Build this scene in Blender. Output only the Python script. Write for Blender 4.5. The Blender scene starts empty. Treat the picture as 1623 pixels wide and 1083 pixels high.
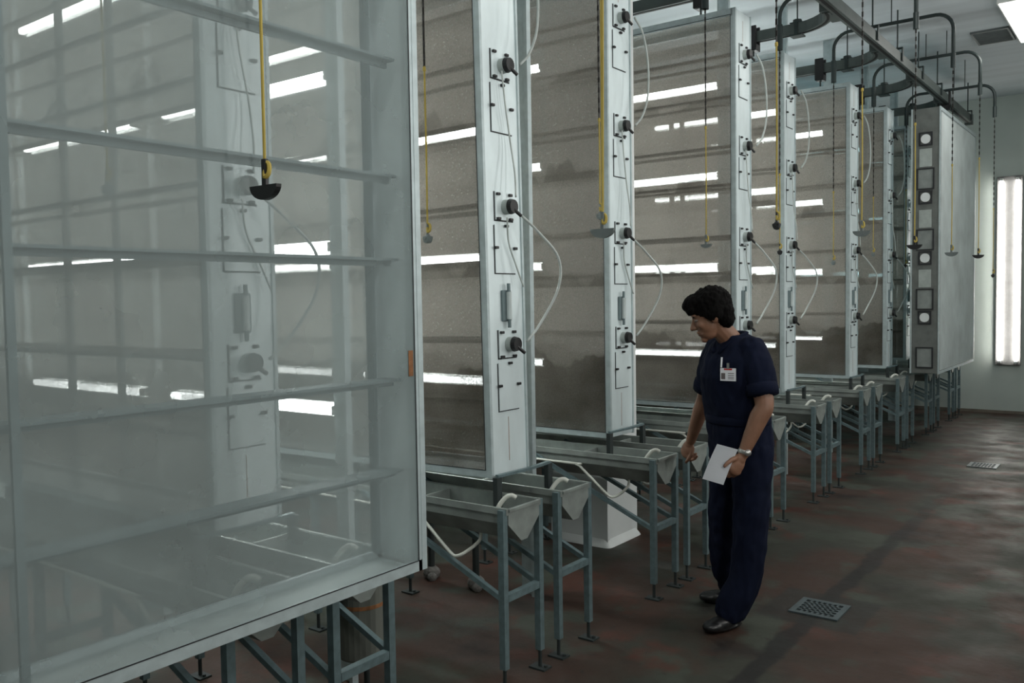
import bpy, bmesh, math, random
from mathutils import Vector, Matrix, noise
random.seed(7)
scene = bpy.context.scene
COL = scene.collection
PI = math.pi

# ------------------------------------------------------------------ materials
def new_mat(name):
    m = bpy.data.materials.new(name); m.use_nodes = True
    m.node_tree.nodes.clear()
    return m, m.node_tree.nodes, m.node_tree.links

def N(nodes, t, **kw):
    n = nodes.new(t)
    for k, v in kw.items():
        if k.startswith('i_'):
            n.inputs[k[2:].replace('_', ' ')].default_value = v
        else:
            setattr(n, k, v)
    return n

def paint(name, col, rough=.5, metal=0., var=.12, scale=12., bump=.0, col2=None, spec=.5, stretch=(1, 1, 1)):
    """surface colour broken up by its own wear, never by light"""
    m, n, l = new_mat(name)
    out = N(n, 'ShaderNodeOutputMaterial'); b = N(n, 'ShaderNodeBsdfPrincipled')
    b.inputs['Roughness'].default_value = rough; b.inputs['Metallic'].default_value = metal
    b.inputs['Specular IOR Level'].default_value = spec
    tc = N(n, 'ShaderNodeTexCoord'); mp = N(n, 'ShaderNodeMapping'); mp.inputs['Scale'].default_value = stretch
    nz = N(n, 'ShaderNodeTexNoise'); nz.inputs['Scale'].default_value = scale; nz.inputs['Detail'].default_value = 6
    l.new(tc.outputs['Object'], mp.inputs['Vector']); l.new(mp.outputs[0], nz.inputs['Vector'])
    rp = N(n, 'ShaderNodeValToRGB')
    c2 = col2 or tuple(max(0, c * (1 - 2.2 * var)) for c in col)
    rp.color_ramp.elements[0].position = .3; rp.color_ramp.elements[0].color = (*c2, 1)
    rp.color_ramp.elements[1].position = .7; rp.color_ramp.elements[1].color = (*col, 1)
    l.new(nz.outputs['Fac'], rp.inputs['Fac']); l.new(rp.outputs['Color'], b.inputs['Base Color'])
    if bump:
        bp = N(n, 'ShaderNodeBump'); bp.inputs['Strength'].default_value = bump; bp.inputs['Distance'].default_value = .01
        l.new(nz.outputs['Fac'], bp.inputs['Height']); l.new(bp.outputs[0], b.inputs['Normal'])
    l.new(b.outputs[0], out.inputs[0])
    return m

def glow(name, col, strength):
    m, n, l = new_mat(name)
    out = N(n, 'ShaderNodeOutputMaterial'); e = N(n, 'ShaderNodeEmission')
    e.inputs['Color'].default_value = (*col, 1); e.inputs['Strength'].default_value = strength
    l.new(e.outputs[0], out.inputs[0])
    return m

def gauze(name, col, cover, grain, dirt=0., dcol=(.095, .085, .068), height=2.75, length=2.05):
    """fine woven netting: threads (diffuse + translucent) with open holes, soiled where the flies sat"""
    m, n, l = new_mat(name)
    out = N(n, 'ShaderNodeOutputMaterial')
    tc = N(n, 'ShaderNodeTexCoord')
    nz = N(n, 'ShaderNodeTexNoise'); nz.inputs['Scale'].default_value = 130; nz.inputs['Detail'].default_value = 1
    l.new(tc.outputs['Object'], nz.inputs['Vector'])
    cov = N(n, 'ShaderNodeMapRange'); cov.inputs['From Min'].default_value = .3; cov.inputs['From Max'].default_value = .7
    cov.inputs['To Min'].default_value = cover - grain; cov.inputs['To Max'].default_value = cover + grain
    l.new(nz.outputs['Fac'], cov.inputs['Value'])
    big = N(n, 'ShaderNodeTexNoise'); big.inputs['Scale'].default_value = 3.2; big.inputs['Detail'].default_value = 5
    l.new(tc.outputs['Object'], big.inputs['Vector'])
    mixc = N(n, 'ShaderNodeMix', data_type='RGBA')
    mixc.inputs['A'].default_value = (*col, 1); mixc.inputs['B'].default_value = (*dcol, 1)
    covout = cov.outputs[0]
    if dirt > 0:
        sep = N(n, 'ShaderNodeSeparateXYZ'); l.new(tc.outputs['Object'], sep.inputs[0])
        total = None
        # heaps of flies and spilt food above the bottom rail and above each inner shelf rail
        for z0, h, s in ((0.0, .62, 1.0), (.90, .17, .75), (1.54, .16, .7), (2.12, .12, .6), (.30, .1, .5)):
            sub = N(n, 'ShaderNodeMath', operation='SUBTRACT'); l.new(sep.outputs['Z'], sub.inputs[0]); sub.inputs[1].default_value = z0
            wob = N(n, 'ShaderNodeTexNoise'); wob.inputs['Scale'].default_value = 5 if z0 else 3.5; wob.inputs['Detail'].default_value = 3
            mp = N(n, 'ShaderNodeMapping'); mp.inputs['Location'].default_value = (z0 * 7, 0, 0); mp.inputs['Scale'].default_value = (1, 1, .25)
            l.new(tc.outputs['Object'], mp.inputs['Vector']); l.new(mp.outputs[0], wob.inputs['Vector'])
            top = N(n, 'ShaderNodeMapRange'); top.inputs['From Min'].default_value = .42 if z0 else .25; top.inputs['From Max'].default_value = .72
            top.inputs['To Min'].default_value = 0 if z0 else h * .6; top.inputs['To Max'].default_value = h
            l.new(wob.outputs['Fac'], top.inputs['Value'])
            lt = N(n, 'ShaderNodeMath', operation='SUBTRACT'); l.new(top.outputs[0], lt.inputs[0]); l.new(sub.outputs[0], lt.inputs[1])
            sm = N(n, 'ShaderNodeMapRange'); sm.inputs['From Min'].default_value = -.01; sm.inputs['From Max'].default_value = .015
            l.new(lt.outputs[0], sm.inputs['Value'])
            gt = N(n, 'ShaderNodeMath', operation='GREATER_THAN'); l.new(sub.outputs[0], gt.inputs[0]); gt.inputs[1].default_value = -.004
            mu = N(n, 'ShaderNodeMath', operation='MULTIPLY'); l.new(sm.outputs[0], mu.inputs[0]); l.new(gt.outputs[0], mu.inputs[1])
            ms = N(n, 'ShaderNodeMath', operation='MULTIPLY'); l.new(mu.outputs[0], ms.inputs[0]); ms.inputs[1].default_value = s * dirt
            if total is None: total = ms.outputs[0]
            else:
                mx = N(n, 'ShaderNodeMath', operation='MAXIMUM'); l.new(total, mx.inputs[0]); l.new(ms.outputs[0], mx.inputs[1]); total = mx.outputs[0]
        mb = N(n, 'ShaderNodeMapRange'); mb.inputs['From Min'].default_value = .35; mb.inputs['From Max'].default_value = .75
        mb.inputs['To Min'].default_value = 1.0; mb.inputs['To Max'].default_value = .45
        l.new(big.outputs['Fac'], mb.inputs['Value'])
        mm = N(n, 'ShaderNodeMath', operation='MULTIPLY'); l.new(total, mm.inputs[0]); l.new(mb.outputs[0], mm.inputs[1])
        l.new(mm.outputs[0], mixc.inputs['Factor'])
        ad = N(n, 'ShaderNodeMath', operation='MULTIPLY_ADD'); l.new(mm.outputs[0], ad.inputs[0]); ad.inputs[1].default_value = .30; l.new(cov.outputs[0], ad.inputs[2])
        ad.use_clamp = True
        covout = ad.outputs[0]
    else:
        mr = N(n, 'ShaderNodeMapRange'); mr.inputs['From Min'].default_value = .3; mr.inputs['From Max'].default_value = .9; mr.inputs['To Max'].default_value = .35
        l.new(big.outputs['Fac'], mr.inputs['Value']); l.new(mr.outputs[0], mixc.inputs['Factor'])
    d = N(n, 'ShaderNodeBsdfDiffuse'); t = N(n, 'ShaderNodeBsdfTranslucent'); ms2 = N(n, 'ShaderNodeMixShader'); ms2.inputs[0].default_value = .35
    l.new(mixc.outputs['Result'], d.inputs['Color']); l.new(mixc.outputs['Result'], t.inputs['Color'])
    l.new(d.outputs[0], ms2.inputs[1]); l.new(t.outputs[0], ms2.inputs[2])
    tr = N(n, 'ShaderNodeBsdfTransparent'); fin = N(n, 'ShaderNodeMixShader')
    l.new(covout, fin.inputs[0]); l.new(tr.outputs[0], fin.inputs[1]); l.new(ms2.outputs[0], fin.inputs[2])
    l.new(fin.outputs[0], out.inputs[0])
    return m

M = {}
M['frame'] = paint('galvanised_frame', (.50, .585, .60), .45, .25, .08, 25)
M['rail'] = paint('shelf_rail', (.15, .205, .215), .5, .1, .08, 20)
M['rail_dull'] = paint('soiled_rail', (.20, .20, .175), .6, 0, .12, 20)
M['panel'] = paint('zinc_panel', (.74, .84, .86), .42, .25, .06, 9, stretch=(1, 1, .5))
M['panel_in'] = paint('zinc_panel_dull', (.50, .58, .58), .5, .2, .08, 14)
M['dull'] = paint('dull_end_panel', (.15, .165, .155), .6)
M['vent_pale'] = paint('grey_mesh_pane', (.26, .29, .28), .6)
M['panel_mid'] = paint('mid_grey_panel', (.42, .47, .45), .5)
M['gasket'] = paint('black_gasket', (.02, .022, .025), .6)
M['black'] = paint('black_plastic', (.012, .012, .013), .4)
M['cup'] = paint('clear_grey_cup', (.42, .47, .45), .3)
M['hose'] = paint('milky_hose', (.50, .55, .53), .35)
M['pvc'] = paint('white_pvc', (.66, .68, .62), .4)
M['net_clean'] = gauze('clean_netting', (.52, .60, .60), .40, .0)
M['net_white'] = gauze('dense_white_netting', (.80, .88, .88), .93, .02)
M['net_dirty'] = gauze('soiled_netting', (.42, .39, .35), .55, .09, .9)
M['steel'] = paint('blue_grey_steel', (.165, .235, .25), .45, .3, .14, 30)
M['trough'] = paint('zinc_trough', (.36, .40, .38), .5, .4, .16, 10)
M['darksteel'] = paint('dark_steel', (.035, .045, .045), .55, .2)
M['foot'] = paint('grey_lump', (.16, .15, .14), .8, bump=.5)
M['beam'] = paint('grey_monorail', (.085, .105, .10), .5, .2, .1, 6)
M['slot'] = paint('black_slot', (.006, .006, .006), .7)
M['pipe'] = paint('dark_pipe', (.035, .05, .05), .45, .3)
M['chain'] = paint('dark_chain', (.018, .016, .014), .5, .3)
M['rope'] = paint('yellow_rope', (.46, .35, .07), .7, col2=(.36, .27, .05))
M['handle'] = paint('dark_handle', (.010, .011, .012), .45)
M['handle_grey'] = paint('grey_handle', (.16, .19, .19), .45)
M['wall'] = paint('pale_wall', (.47, .53, .50), .6, 0, .05, 2.0)
M['ceiling'] = paint('pale_ceiling', (.58, .63, .66), .8, 0, .07, 2.2, stretch=(.25, 3, 1), bump=.2)
M['column'] = paint('white_column', (.76, .80, .80), .55, 0, .04, 5)
M['white'] = paint('fixture_white', (.75, .77, .75), .35, 0, .03)
M['lamp_body'] = paint('lamp_body_grey', (.17, .17, .17), .5)
M['tube'] = glow('fluorescent_tube', (.93, 1.0, .97), 14)
M['tube_cool'] = glow('cool_fluorescent_tube', (.55, .95, 1.0), 2.5)
M['tube_wall'] = glow('wall_fluorescent_tube', (1.0, .97, .90), 14)
M['tube_side'] = glow('side_diffuser', (1.0, .98, .94), 10.5)
M['tube_ceil'] = glow('ceiling_diffuser', (1.0, .98, .93), 7)
M['tube_off'] = paint('unlit_tube', (.45, .47, .46), .3)
M['vent'] = paint('vent_grey', (.12, .14, .14), .6)
M['drain'] = paint('grate_steel', (.10, .13, .14), .45, .4)
M['skin'] = paint('brown_skin', (.25, .125, .078), .5, 0, .06, 18, col2=(.20, .10, .06))
M['hair'] = paint('black_hair', (.0035, .0032, .003), .85, 0, .3, 60, bump=.6, stretch=(1, 1, .3), spec=.12)
M['navy'] = paint('navy_cloth', (.006, .009, .024), .9, 0, .12, 14, bump=.25, spec=.12)
M['shoe'] = paint('black_leather', (.008, .008, .009), .35)
M['paper'] = paint('white_paper', (.78, .80, .84), .7, 0, .02)
M['red'] = paint('red_print', (.5, .04, .04), .6)
M['print'] = paint('dark_print', (.14, .12, .12), .6)
M['watch'] = paint('steel_watch', (.5, .5, .48), .3, .8)
M['eyew'] = paint('eye_white', (.22, .19, .17), .3)
M['drum'] = paint('grey_drum', (.15, .16, .14), .5, 0, .08, 8)
M['rust'] = paint('rust_mark', (.30, .13, .05), .8, 0, .2, 60)
M['base'] = paint('dull_skirting', (.17, .15, .12), .7)
M['glassy'] = paint('pale_gauge', (.55, .62, .62), .2)

def floor_mat():
    m, n, l = new_mat('worn_painted_floor')
    out = N(n, 'ShaderNodeOutputMaterial'); b = N(n, 'ShaderNodeBsdfPrincipled'); b.inputs['Specular IOR Level'].default_value = .28
    tc = N(n, 'ShaderNodeTexCoord')
    def noise_(sc, det=6, loc=(0, 0, 0), st=(1, 1, 1)):
        mp = N(n, 'ShaderNodeMapping'); mp.inputs['Location'].default_value = loc; mp.inputs['Scale'].default_value = st
        z = N(n, 'ShaderNodeTexNoise'); z.inputs['Scale'].default_value = sc; z.inputs['Detail'].default_value = det
        l.new(tc.outputs['Object'], mp.inputs['Vector']); l.new(mp.outputs[0], z.inputs['Vector']); return z
    def ramp(src, a, b_):
        r = N(n, 'ShaderNodeMapRange'); r.inputs['From Min'].default_value = a; r.inputs['From Max'].default_value = b_
        l.new(src, r.inputs['Value']); return r.outputs[0]
    def mix(f, a, c):
        x = N(n, 'ShaderNodeMix', data_type='RGBA'); l.new(f, x.inputs['Factor'])
        if isinstance(a, tuple): x.inputs['A'].default_value = (*a, 1)
        else: l.new(a, x.inputs['A'])
        x.inputs['B'].default_value = (*c, 1); return x.outputs['Result']
    c = mix(ramp(noise_(1.1).outputs['Fac'], .46, .56), (.046, .026, .019), (.033, .034, .026))
    c = mix(ramp(noise_(2.3, 8, (4, 2, 0)).outputs['Fac'], .54, .61), c, (.043, .048, .037))
    c = mix(ramp(noise_(3.1, 8, (9, 1, 3)).outputs['Fac'], .58, .66), c, (.064, .027, .019))
    c = mix(ramp(noise_(2.0, 7, (1, 7, 5)).outputs['Fac'], .58, .72), c, (.018, .015, .014))
    c = mix(ramp(noise_(17, 4, (1, 7, 5)).outputs['Fac'], .62, .75), c, (.026, .021, .018))
    # dark drain channel running along the aisle, and the patched square around the grate
    sep = N(n, 'ShaderNodeSeparateXYZ'); l.new(tc.outputs['Object'], sep.inputs[0])
    wob = noise_(5, 5, (3, 3, 3), (1, .6, 1))
    wm = N(n, 'ShaderNodeMapRange'); wm.inputs['To Min'].default_value = -.07; wm.inputs['To Max'].default_value = .07
    l.new(wob.outputs['Fac'], wm.inputs['Value'])
    ax = N(n, 'ShaderNodeMath', operation='ADD'); l.new(sep.outputs['X'], ax.inputs[0]); ax.inputs[1].default_value = 1.43
    ab = N(n, 'ShaderNodeMath', operation='ADD'); l.new(ax.outputs[0], ab.inputs[0]); l.new(wm.outputs[0], ab.inputs[1])
    aa = N(n, 'ShaderNodeMath', operation='ABSOLUTE'); l.new(ab.outputs[0], aa.inputs[0])
    st = N(n, 'ShaderNodeMapRange'); st.inputs['From Min'].default_value = .055; st.inputs['From Max'].default_value = .035
    l.new(aa.outputs[0], st.inputs['Value'])
    fade = N(n, 'ShaderNodeMapRange'); fade.inputs['From Min'].default_value = 8.5; fade.inputs['From Max'].default_value = 5.5
    fade.inputs['To Min'].default_value = .12; fade.inputs['To Max'].default_value = .85
    l.new(sep.outputs['Y'], fade.inputs['Value'])
    sf = N(n, 'ShaderNodeMath', operation='MULTIPLY'); l.new(st.outputs[0], sf.inputs[0]); l.new(fade.outputs[0], sf.inputs[1])
    c = mix(sf.outputs[0], c, (.012, .011, .011))
    def sq(ch, cen, half):
        s = N(n, 'ShaderNodeMath', operation='SUBTRACT'); l.new(sep.outputs[ch], s.inputs[0]); s.inputs[1].default_value = cen
        w2 = N(n, 'ShaderNodeMath', operation='MULTIPLY_ADD'); l.new(wm.outputs[0], w2.inputs[0]); w2.inputs[1].default_value = .4; l.new(s.outputs[0], w2.inputs[2])
        a = N(n, 'ShaderNodeMath', operation='ABSOLUTE'); l.new(w2.outputs[0], a.inputs[0])
        r = N(n, 'ShaderNodeMapRange'); r.inputs['From Min'].default_value = half + .015; r.inputs['From Max'].default_value = half - .005
        l.new(a.outputs[0], r.inputs['Value']); return r.outputs[0]
    pm = N(n, 'ShaderNodeMath', operation='MULTIPLY'); l.new(sq('X', -1.43, .25), pm.inputs[0]); l.new(sq('Y', 4.56, .25), pm.inputs[1])
    pq = N(n, 'ShaderNodeMath', operation='MULTIPLY'); l.new(pm.outputs[0], pq.inputs[0]); pq.inputs[1].default_value = .7
    c = mix(pq.outputs[0], c, (.020, .021, .019))
    l.new(c, b.inputs['Base Color'])
    rr = N(n, 'ShaderNodeMapRange'); rr.inputs['From Min'].default_value = .35; rr.inputs['From Max'].default_value = .7
    rr.inputs['To Min'].default_value = .48; rr.inputs['To Max'].default_value = .72
    l.new(noise_(3.5, 8, (2, 2, 8)).outputs['Fac'], rr.inputs['Value']); l.new(rr.outputs[0], b.inputs['Roughness'])
    bp = N(n, 'ShaderNodeBump'); bp.inputs['Strength'].default_value = .15; bp.inputs['Distance'].default_value = .01
    l.new(noise_(30, 6).outputs['Fac'], bp.inputs['Height']); l.new(bp.outputs[0], b.inputs['Normal'])
    l.new(b.outputs[0], out.inputs[0])
    return m
M['floor'] = floor_mat()

# ------------------------------------------------------------------ geometry helpers
class G:
    def __init__(s): s.bm = bmesh.new()
    def box(s, x0, x1, y0, y1, z0, z1, rot=None, bev=0):
        c = Vector(((x0 + x1) / 2, (y0 + y1) / 2, (z0 + z1) / 2))
        mt = Matrix.Translation(c)
        if rot is not None: mt = mt @ rot
        mt = mt @ Matrix.Diagonal((abs(x1 - x0), abs(y1 - y0), abs(z1 - z0), 1))
        r = bmesh.ops.create_cube(s.bm, size=1, matrix=mt)
        if bev:
            es = set(e for v in r['verts'] for e in v.link_edges)
            bmesh.ops.bevel(s.bm, geom=list(es), offset=bev, segments=1, affect='EDGES', profile=.5)
        return s
    def bar(s, a, b, w, h=None, up=(0, 0, 1)):
        """square section bar from a to b"""
        a = Vector(a); b = Vector(b); d = b - a; L = d.length; d.normalize(); h = h or w
        u = Vector(up)
        if abs(d.dot(u)) > .98: u = Vector((0, 1, 0))
        x = d.cross(u).normalized(); y = x.cross(d).normalized()
        R = Matrix((x, y, d)).transposed().to_4x4()
        mt = Matrix.Translation((a + b) / 2) @ R @ Matrix.Diagonal((w, h, L, 1))
        bmesh.ops.create_cube(s.bm, size=1, matrix=mt); return s
    def cyl(s, a, b, r, r2=None, n=12):
        a = Vector(a); b = Vector(b); d = b - a; L = d.length
        q = Vector((0, 0, 1)).rotation_difference(d.normalized()).to_matrix().to_4x4()
        bmesh.ops.create_cone(s.bm, cap_ends=True, segments=n, radius1=r, radius2=r if r2 is None else r2, depth=L,
                              matrix=Matrix.Translation((a + b) / 2) @ q)
        return s
    def tube(s, pts, r, n=8, caps=True):
        pts = [Vector(p) for p in pts]; rs = r if isinstance(r, (list, tuple)) else [r] * len(pts)
        rings = []; up = None
        for i, p in enumerate(pts):
            d = (pts[min(i + 1, len(pts) - 1)] - pts[max(i - 1, 0)]).normalized()
            if up is None:
                up = Vector((0, 0, 1)) if abs(d.z) < .9 else Vector((1, 0, 0))
            x = d.cross(up).normalized(); up = x.cross(d).normalized()
            rings.append([s.bm.verts.new(p + (x * math.cos(2 * PI * k / n) + up * math.sin(2 * PI * k / n)) * rs[i]) for k in range(n)])
        for a, b in zip(rings, rings[1:]):
            for k in range(n): s.bm.faces.new((a[k], a[(k + 1) % n], b[(k + 1) % n], b[k]))
        if caps:
            s.bm.faces.new(rings[0][::-1]); s.bm.faces.new(rings[-1])
        return s
    def ell(s, c, r, rot=None, sub=3):
        mt = Matrix.Translation(Vector(c))
        if rot is not None: mt = mt @ rot.to_4x4()
        bmesh.ops.create_icosphere(s.bm, subdivisions=sub, radius=1, matrix=mt @ Matrix.Diagonal((r[0], r[1], r[2], 1))); return s
    def stack(s, rings, n=28, p=2.2):
        """rings: (cx, cy, z, rx, ry)"""
        rr = []
        for cx, cy, z, rx, ry in rings:
            R = []
            for k in range(n):
                t = 2 * PI * k / n; c = math.cos(t); q = math.sin(t)
                R.append(s.bm.verts.new((cx + rx * math.copysign(abs(c) ** (2 / p), c), cy + ry * math.copysign(abs(q) ** (2 / p), q), z)))
            rr.append(R)
        for a, b in zip(rr, rr[1:]):
            for k in range(n): s.bm.faces.new((a[k], a[(k + 1) % n], b[(k + 1) % n], b[k]))
        s.bm.faces.new(rr[0][::-1]); s.bm.faces.new(rr[-1]); return s
    def prism(s, poly, x0, x1, thick_ax='x'):
        """poly in (y, z), extruded along x"""
        a = [s.bm.verts.new((x0, y, z)) for y, z in poly]; b = [s.bm.verts.new((x1, y, z)) for y, z in poly]
        s.bm.faces.new(a); s.bm.faces.new(b[::-1])
        for i in range(len(poly)):
            j = (i + 1) % len(poly); s.bm.faces.new((a[j], a[i], b[i], b[j]))
        return s
    def quad(s, *v):
        s.bm.faces.new([s.bm.verts.new(p) for p in v]); return s
    def add(s, name, mat, parent=None, smooth=False, loc=None, rot=None):
        bmesh.ops.recalc_face_normals(s.bm, faces=s.bm.faces)
        me = bpy.data.meshes.new(name); s.bm.to_mesh(me); s.bm.free()
        if smooth:
            for p in me.polygons: p.use_smooth = True
        me.materials.append(mat)
        o = bpy.data.objects.new(name, me); COL.objects.link(o)
        if parent is not None: o.parent = parent
        if loc is not None: o.location = loc
        if rot is not None: o.rotation_euler = rot
        return o

def thing(name, label, cat, loc=(0, 0, 0), rz=0, group=None):
    o = bpy.data.objects.new(name, None); COL.objects.link(o); o.empty_display_size = .1
    o.location = loc; o.rotation_euler = (0, 0, rz); o['label'] = label; o['category'] = cat
    if group: o['group'] = group
    return o
def tag(o, label, cat, group=None):
    o['label'] = label; o['category'] = cat
    if group: o['group'] = group
    return o
def copy_tree(o, label=None, loc=None, rz=None, parent=None, group=None):
    c = o.copy(); COL.objects.link(c)
    if parent is not None: c.parent = parent
    if label: c['label'] = label
    if group: c['group'] = group
    if loc is not None: c.location = loc
    if rz is not None: c.rotation_euler = (0, 0, rz)
    for ch in [x for x in bpy.data.objects if x.parent == o]: copy_tree(ch, parent=c)
    return c
def structure(o): o['kind'] = 'structure'; return o

def bez(pts, n=10):
    """smooth curve (Catmull-Rom) through pts"""
    P = [Vector(p) for p in pts]; P = [P[0] * 2 - P[1]] + P + [P[-1] * 2 - P[-2]]; out = []
    for i in range(1, len(P) - 2):
        for k in range(n):
            t = k / n
            out.append(.5 * ((2 * P[i]) + (P[i + 1] - P[i - 1]) * t + (2 * P[i - 1] - 5 * P[i] + 4 * P[i + 1] - P[i + 2]) * t * t + (3 * P[i] - P[i - 1] - 3 * P[i + 1] + P[i + 2]) * t ** 3))
    out.append(P[-2]); return out

# ------------------------------------------------------------------ room
RX0, RX1, RY0, RY1, CZ = -7.4, 1.5, -2.6, 13.4, 4.25
structure(G().box(RX0, RX1, RY0, RY1, -.1, 0).add('floor', M['floor']))
structure(G().box(RX0, RX1, RY0, RY1, CZ, CZ + .1).add('ceiling', M['ceiling']))
structure(G().box(RX0, RX1, RY1, RY1 + .12, 0, CZ).add('wall_back', M['wall']))
structure(G().box(RX0, RX1, RY0 - .12, RY0, 0, CZ).add('wall_front', M['wall']))
structure(G().box(RX0 - .12, RX0, RY0, RY1, 0, CZ).add('wall_left', M['wall']))
structure(G().box(RX1, RX1 + .12, RY0, RY1, 0, CZ).add('wall_right', M['wall']))
structure(G().box(RX0, RX1, RY1 - .012, RY1, 0, .04).add('baseboard_back', M['base']))

g = G().box(-3.38, -2.93, 4.93, 5.33, 0, CZ)
a = [(-.03, 0), (0, 0), (0, .05)]
g.stack([((-3.38 - 2.93) / 2, 5.13, 0, .255, .23), ((-3.38 - 2.93) / 2, 5.13, .012, .25, .225), ((-3.38 - 2.93) / 2, 5.13, .05, .227, .202)], 32, 12)
col = g.add('trim_1', M['column']); structure(col)

# ------------------------------------------------------------------ fly cage
L, T, H = 2.05, .28, 2.76
RAILS = (.33, .60, .95, 1.20, 1.56, 1.82, 2.16, 2.44)

def cage(name, label, net, loc, rz=0, style='knobs', group=None, upright=True, npb=4):
    r = thing(name, label, 'cage', loc, rz, group)
    g = G(); f = .022; h = T / 2
    for y in (-h + f / 2, h - f / 2):
        g.box(-L, -.0, y - f / 2, y + f / 2, 0, .034); g.box(-L, 0, y - f / 2, y + f / 2, H - .05, H)
        g.box(-.020, 0, y - f / 2, y + f / 2, 0, H); g.box(-L, -L + .045, y - f / 2, y + f / 2, 0, H)
    g.add('cage_frame', M['frame'], r)
    G().box(-L + .02, -.02, -h + .02, h - .02, H - .012, H - .002).add('top_panel', M['panel_in'], r)
    G().box(-L + .02, -.02, -h + .02, h - .02, .004, .014).add('bottom_panel', M['panel_in'], r)
    G().box(-L + .001, -L + .012, -h + .022, h - .022, 0.01, H - .01).add('back_panel', M['panel_in'], r)
    for s in (-1, 1):
        if s > 0 and net != M['net_dirty']:
            for z in (.31, .60, .98, 1.24, 1.60, 1.90, 2.25):
                G().box(-L + .03, -.02, -.055, .055, z, z + .008).box(-L + .03, -.02, -.008, .008, z - .016, z).add('shelf_rail', M['rail'], r)
        for i, z in enumerate(RAILS if net == M['net_dirty'] else ()):
            w = .018 if i % 2 == 0 else (.036 if net == M['net_clean'] else .022)
            g = G(); g.box(-L + .045, -.02, s * (h - .024) - (.008 if w < .03 else .014), s * (h - .024) + .008, z, z + w)
            g.add('shelf_rail', M['rail'] if net != M['net_dirty'] else M['rail_dull'], r)
        if upright:
            ux = -1.0 if net == M['net_dirty'] else -1.2
            uw = .02 if net == M['net_dirty'] else .009
            G().box(ux - uw, ux + uw, s * (h - .034) - .008, s * (h - .034) + .008, .045, H - .05).add('upright', M['rail'], r)
        yy = s * (h - .004); G().quad((-L + .03, yy, .02), (-.012, yy, .02), (-.012, yy, H - .03), (-L + .03, yy, H - .03)).add('netting', net, r)
        # sealing strip round the netting
        g = G(); y = s * (h + .0005)
        for a_, b_ in (((-L + .04, .032), (-.019, .035)), ((-L + .04, H - .044), (-.019, H - .04)), ((-.022, .032), (-.019, H - .04)), ((-L + .04, .04), (-L + .044, H - .04))):
            g.box(a_[0], b_[0], y - .001, y + .001, a_[1], b_[1])
        g.add('seal_strip', M['gasket'], r)
    pm = M['panel'] if style != 'holes' else M['dull']
    G().box(-.002, .010, -h + .012, h - .002, 0.004, H - .004, bev=.002).add('end_panel', pm, r)
    g = G()
    g.box(-.006, .016, -h - .002, -h + .014, 0, H); g.box(-.006, .016, h - .012, h + .002, 0, H)
    g.add('corner_strip', M['frame'], r)
    x = .0102
    rows = [.59, 1.21, 1.84, 2.47]
    for i, z in enumerate(rows):
        if style == 'holes':
            if z > 2.3: z = 2.44
            p = G(); 
            for (ya, yb, za, zb) in ((-.065, -.05, -.07, .07), (.05, .065, -.07, .07), (-.05, .05, -.07, -.055), (-.05, .05, .055, .07)):
                p.box(x, x + .012, ya, yb, z + za, z + zb)
            p = p.add('port_frame', M['gasket'], r)
            G().cyl((x, 0, z), (x + .008, 0, z), .048, n=24).add('port_lens', M['column'], p)
            if i < 3: G().box(x, x + .004, -.06, .06, z + .315, z + .50).add('light_panel', M['panel_mid'], r)
            for hz in ((z + .19, z - .42) if i == 0 else (z + .19,) if i < 3 else ()):
                if hz > 2.6: continue
                p = G()
                for (ya, yb, za, zb) in ((-.085, -.072, -.11, .11), (.072, .085, -.11, .11), (-.072, .072, -.11, -.098), (-.072, .072, .098, .11)):
                    p.box(x, x + .012, ya, yb, hz + za, hz + zb)
                p = p.add('hatch_frame', M['gasket'], r)
                G().box(x, x + .004, -.070, .070, hz - .097, hz + .097).add('hatch_pane', M['vent_pale'], p)
            continue
        # port plate with black gasket, clear cup, black cap and nozzle
        gk = G().box(x, x + .002, -.068, .072, z - .066, z + .066).add('port_gasket', M['gasket'], r)
        G().box(x + .002, x + .006, -.062, .074, z - .060, z + .067).add('port_plate', M['panel'], r)
        G().cyl((x + .006, .012, z), (x + .036, .012, z), .034, .033, 20).add('port_cup', M['cup'], r, smooth=False)
        cp = G().cyl((x + .036, .012, z), (x + .056, .012, z), .035, .030, 20)
        cp.cyl((x + .048, .012, z - .01), (x + .066, .048, z - .042), .008)
        cp.add('port_cap', M['black'], r)
        for dy, dz in ((-.045, .055), (.045, .055), (-.045, -.055), (.045, -.055), (.01, -.086)):
            G().box(x + .004, x + .018, dy - .011, dy + .011, z + dz - .006, z + dz + .006, bev=.002).add('latch', M['black'], r)
        # hatch below
        hz = z - .185
        G().box(x, x + .002, -.075, .08, hz - .118, hz + .10).add('hatch_gasket', M['gasket'], r)
        G().box(x + .002, x + .005, -.070, .083, hz - .113, hz + .104).add('hatch', M['panel'], r)
        for dy in (-.068, .072):
            G().box(x + .004, x + .018, dy - .011, dy + .011, hz - .006, hz + .006, bev=.002).add('latch', M['black'], r)
        if i == 0:
            gz = z + .175
            gg = G().box(x, x + .012, -.035, .03, gz - .07, gz + .07, bev=.003).add('gauge_bracket', M['rail'], r)
            G().cyl((x + .02, 0, gz - .062), (x + .02, 0, gz + .062), .013, n=10).add('gauge_tube', M['glassy'], gg)
            G().cyl((x + .02, 0, gz + .062), (x + .02, 0, gz + .10), .008, n=8).add('gauge_fitting', M['rail'], gg)
            G().cyl((x + .02, 0, gz - .062), (x + .02, 0, gz - .10), .008, n=8).add('gauge_fitting', M['rail'], gg)
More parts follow.
